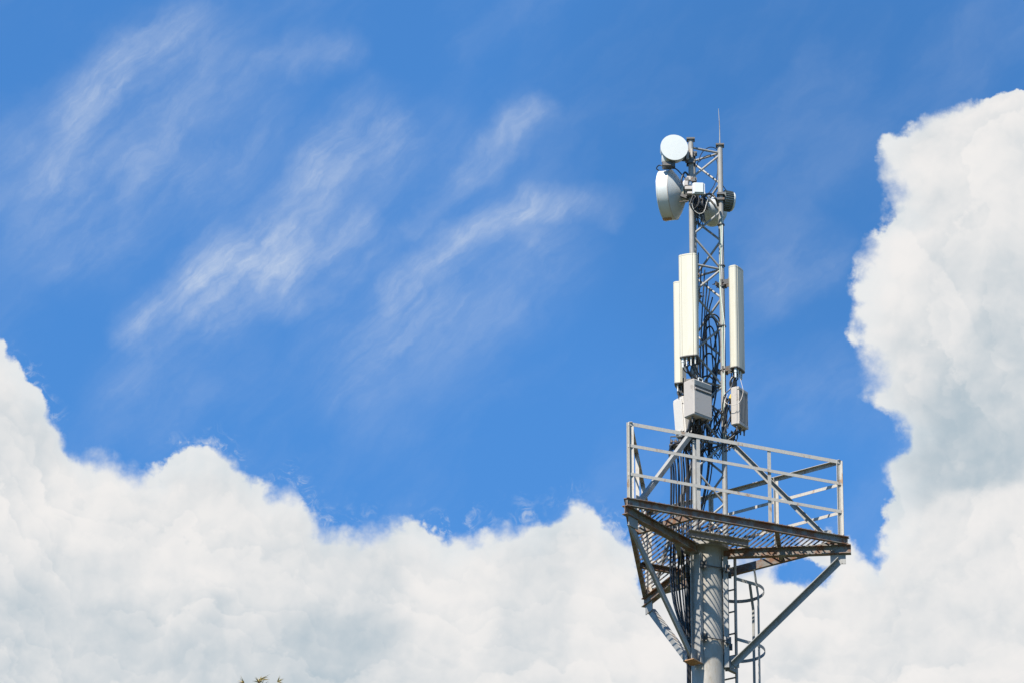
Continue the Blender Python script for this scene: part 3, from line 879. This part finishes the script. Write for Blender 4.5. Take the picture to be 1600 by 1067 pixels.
# big slack loops between the braces
for k, (cx, cy, rx, ry, v) in enumerate(((1111, 541, 13, 50, -.05), (1109, 548, 10, 42, 0.05), (1108, 575, 11, 26, .02), (1112, 502, 12, 12, .05), (1105, 610, 14, 26, -.1))):
    pts = []
    for j in range(0, 9):
        a = R(200 - 220 * j / 8)
        pts.append(at(cx + rx * math.cos(a), cy - ry * math.sin(a) * .9, v + .02 * math.sin(j)))
    pts = [at(cx - rx - 2, cy + ry + 25, v)] + pts + [at(cx + rx * .3, cy + ry + 30, v)]
    cable('slack_loop', pts, .011, 'black', 'black cable bent in a tall slack loop between the mast braces', 'black slack loops between the mast braces')
# loops by the dishes
for i, (pts, r, mat, lab) in enumerate((
    ([(1031, 268, -.05), (1026, 264, -.1), (1030, 259, -.2), (1040, 261, -.25), (1055, 264, -.3), (1064, 272, -.3), (1071, 280, -.28), (1075, 290, -.25)], .008, 'black', 'black cable arching from the small dish over the top of the larger dish'),
    ([(1068, 290, -.3), (1065, 281, -.3), (1070, 270, -.28), (1076, 276, -.26), (1078, 288, -.24)], .013, 'black', 'thick black cable bent in a short arch left of the small white box'),
    ([(1088, 262, -.2), (1092, 250, -.2), (1098, 238, -.1), (1108, 231, 0), (1117, 232, .05), (1124, 238, .02)], .006, 'black', 'thin black cable arch at the very top of the mast'),
    ([(1092, 254, -.1), (1100, 246, 0), (1112, 243, .05), (1120, 252, .05), (1121, 270, .0), (1116, 290, -.05), (1106, 304, -.25), (1098, 312, -.3)], .006, 'black', 'thin black cable arch curving down behind the top brace'),
    ([(1081, 318, -.42), (1084, 328, -.42), (1092, 334, -.42), (1100, 331, -.42), (1104, 318, -.38), (1108, 306, -.3)], .0028, 'greyc', 'thin pale cable hanging in a loop below the small white box'),
    ([(1129, 290, -.02), (1134, 297, .02), (1139, 302, .08)], .005, 'black', 'short black cable from the right leg to the round finned unit'),
    ([(1098, 312, -.3), (1105, 304, -.28), (1113, 305, -.25), (1119, 312, -.28), (1122, 322, -.1)], .016, 'black', 'thick black cable bending to the right leg under the small white box'))):
    cable('jumper_cable', [at(*p) for p in pts], r, mat, lab)
for k in range(22):
    x0 = 1082 + rnd(0, 20); v = rnd(-.42, -.15)
    pts = [at(x0, 307 + rnd(-3, 3), v), at(x0 + rnd(-5, 5), 318 + rnd(-3, 3), v - .03), at(x0 + rnd(-8, 8), 326 + rnd(-2, 4), v), at(1084 + rnd(0, 18), 322 + rnd(-12, 12), v + .08), at(1096 + rnd(-8, 8), 345 + rnd(-20, 12), v + .12)]
    cable('jumper_cable', pts, rnd(.005, .009), 'black', 'black jumper cable in the tangle under the small white box', 'black jumpers tangled under the small white box')
# antenna jumpers
def bundle(n, x0, y0, x1, y1, v0, v1, lab, grp, sp=6, r=.008, sag=8):
    for k in range(n):
        a = (x0 + rnd(-sp, sp), y0 + rnd(-3, 3)); b = (x1 + rnd(-sp, sp), y1 + rnd(-6, 6))
        va, vb = v0 + rnd(-.05, .05), v1 + rnd(-.06, .06)
        m1 = (a[0] * .7 + b[0] * .3 + rnd(-sag, sag), a[1] * .7 + b[1] * .3); m2 = (a[0] * .3 + b[0] * .7 + rnd(-sag, sag), a[1] * .3 + b[1] * .7)
        cable('jumper_cable', [at(*a, va), at(*m1, va * .7 + vb * .3), at(*m2, va * .3 + vb * .7), at(*b, vb)], r, 'black', lab, grp, n=8)
bundle(9, 1078, 566, 1090, 600, -.50, -.40, 'black jumper between the front antenna and the big grey radio box', 'black jumpers under the front antenna', 8)
bundle(9, 1150, 583, 1147, 628, -.08, -.05, 'black jumper between the right antenna and the ribbed radio unit', 'black jumpers under the right antenna', 7)
bundle(7, 1064, 605, 1068, 628, .35, .25, 'black jumper between the hidden antenna and the pale slim radio unit', 'black jumpers under the hidden antenna', 5)
bundle(22, 1092, 654, 1084, 712, -.45, -.05, 'black cable hanging below the big grey radio box', 'black cables below the big grey radio box', 14, .008, 10)
bundle(10, 1150, 672, 1138, 700, -.08, -.05, 'black cable hanging below the ribbed radio unit', 'black cables below the ribbed radio unit', 9, .008, 8)
bundle(11, 1116, 640, 1112, 715, -.05, .0, 'black cable between the two mast legs behind the big grey radio box', 'black cables between the mast legs', 12, .007, 12)
bundle(9, 1136, 622, 1134, 672, -.15, -.12, 'black cable along the right mast leg beside the ribbed radio unit', 'black cables along the right mast leg', 7, .008, 7)
cable('jumper_cable', [at(1137, 615, -.2), at(1133, 627, -.25), at(1143, 632, -.3), at(1155, 628, -.3), at(1161, 612, -.25), at(1158, 596, -.15), at(1154, 584, -.1)], .0035, 'boxg', 'thin grey cable loop crossing in front of the ribbed radio unit')
cable('jumper_cable', [at(1149, 582, -.1), at(1142, 605, -.1), at(1132, 616, -.12), at(1130, 628, -.12)], .008, 'black', 'black cable bowed between the right antenna and the right mast leg')
cable('jumper_cable', [at(1152, 674, -.1), at(1152, 684, -.1), at(1147, 692, -.08)], .008, 'black', 'black cable end hanging free under the ribbed radio unit')
m = MB().box(at(1142, 619, -.16), (.035, .03, .075), Matrix.Rotation(.4, 3, 'Y'), bev=.008)
o = m.build('cable_tag', 'yellow', None, off=at(1142, 619, -.16)); o.location = W(at(1142, 619, -.16))
tag(o, 'small yellow tag on the cables left of the ribbed radio unit', 'tag')
# thin pale lines strapped to the right leg
for k, (dx0, mat, lab) in enumerate(((-.012, 'green', 'thin pale green cable strapped along the right mast leg'), (.010, 'greyc', 'thin grey white cable strapped along the right mast leg'))):
    pts = []
    for j, z in enumerate([4.75, 4.4, 4.1, 3.85, 3.6, 3.3, 3.1, 2.8, 2.5, 2.2, 1.9, 1.5]):
        sw = -.03 if 3.4 < z < 4.2 else .02
        pts.append(LB + V((dx0 + sw * .5 + rnd(-.008, .008), -.041, z)))
    cable('leg_cable', pts, .0065, mat, lab)
for z, lab in ((4.62, 'uppermost dark strap round the right mast leg beside the shaded dish'), (4.02, 'dark strap round the right mast leg above the panel antennas'), (3.72, 'dark strap round the right mast leg level with the top of the right antenna'), (3.15, 'dark strap round the middle of the right mast leg')):
    o = MB().lathe(LB + V((0, -.008, z)), (0, 0, 1), [(0, .048), (.014, .048)], 20).build('strap', 'dark', None, off=LB + V((0, 0, z)))
    o.location = W(LB + V((0, 0, z))); tag(o, lab, 'strap', 'straps round the right mast leg')

# ------------------------------------------------------------------ conifer whose tip just reaches into the picture
dtr = RT * (405 - 800) + UP * (533.5 - 1060) + FW * F
TD = 34.0
tipw = CAM + dtr * (TD / math.hypot(dtr.x, dtr.y))
HT = tipw.z
tree = empty('pine_tree', (tipw.x, tipw.y, 0))
tag(tree, 'pine tree of which only the yellow green topmost shoots reach into the bottom edge', 'tree')
random.seed(3)
tk = MB().tube([(0, 0, 0), (.05, .02, HT * .3), (.02, -.03, HT * .6), (0, 0, HT * .85), (0, 0, HT - .3), (0, 0, HT - .012)], .20, 10, r1=.004)
limbs = []
fol = MB()
def tuft(m, p, d, n, l, wd, spread=1.0):
    d = d.normalized()
    for _ in range(n):
        a = V((random.gauss(0, 1), random.gauss(0, 1), random.gauss(0, 1))).normalized()
        q = (d + a * spread).normalized()
        s_ = q.cross(V((random.random(), random.random(), random.random()))).normalized() * wd
        ll = l * random.uniform(.7, 1.1)
        m.add([p - s_, p + s_, p + q * ll + s_ * .2], [(0, 1, 2)])
z = HT - .10
k = 0
while z > 5:
    dep = HT - z
    n = 5 if dep > .4 else 4
    Lb = min(3.3, .06 + dep * .42) * random.uniform(.8, 1.1)
    a0 = random.uniform(0, 6.28)
    for j in range(n):
        a = a0 + j * 6.283 / n + random.uniform(-.25, .25)
        l = Lb * random.uniform(.75, 1.1)
        d = V((math.cos(a), math.sin(a), 0))
        p0 = V((0, 0, z))
        pts = [p0, p0 + d * l * .5 + V((0, 0, l * .12)), p0 + d * l + V((0, 0, l * .35))]
        tk.tube(pts, .004 + l * .012, 5, r1=.003)
        sp = max(.04, l / 9)
        q = sp
        while q < l:
            t = q / l
            c = p0 + d * q + V((0, 0, l * .35 * t * t + l * .05 * t))
            side = V((-d.y, d.x, 0)) * random.uniform(-.35, .35) * q * .6
            tuft(fol, c + side, d + V((0, 0, .5)), 9 if l > .6 else 12, .05 + .05 * min(1, l), .004 + .006 * min(1, l), .9)
            q += sp * random.uniform(.6, 1.0)
    z -= .10 + min(.38, dep * .18)
    k += 1
tk.build('trunk', 'bark', tree)
fol.build('crown', 'needle', tree)
tp_ = MB()
tuft(tp_, V((0, 0, HT - .02)), V((0, 0, .4)), 30, .042, .003, 1.1)
tuft(tp_, V((0, 0, HT - .005)), V((1, 0, .3)), 10, .07, .003, .4)
tp_.build('leading_shoot', 'tip', tree)
for sx, py in ((-.085, -.025), (.105, -.022)):
    m = MB()
    c = V((sx, -.01, py))
    tuft(m, c + V((0, 0, HT)), V((1 if sx > 0 else -1, 0, .5)), 14, .045, .003, .7)
    m.build('side_shoot', 'tip', tree)
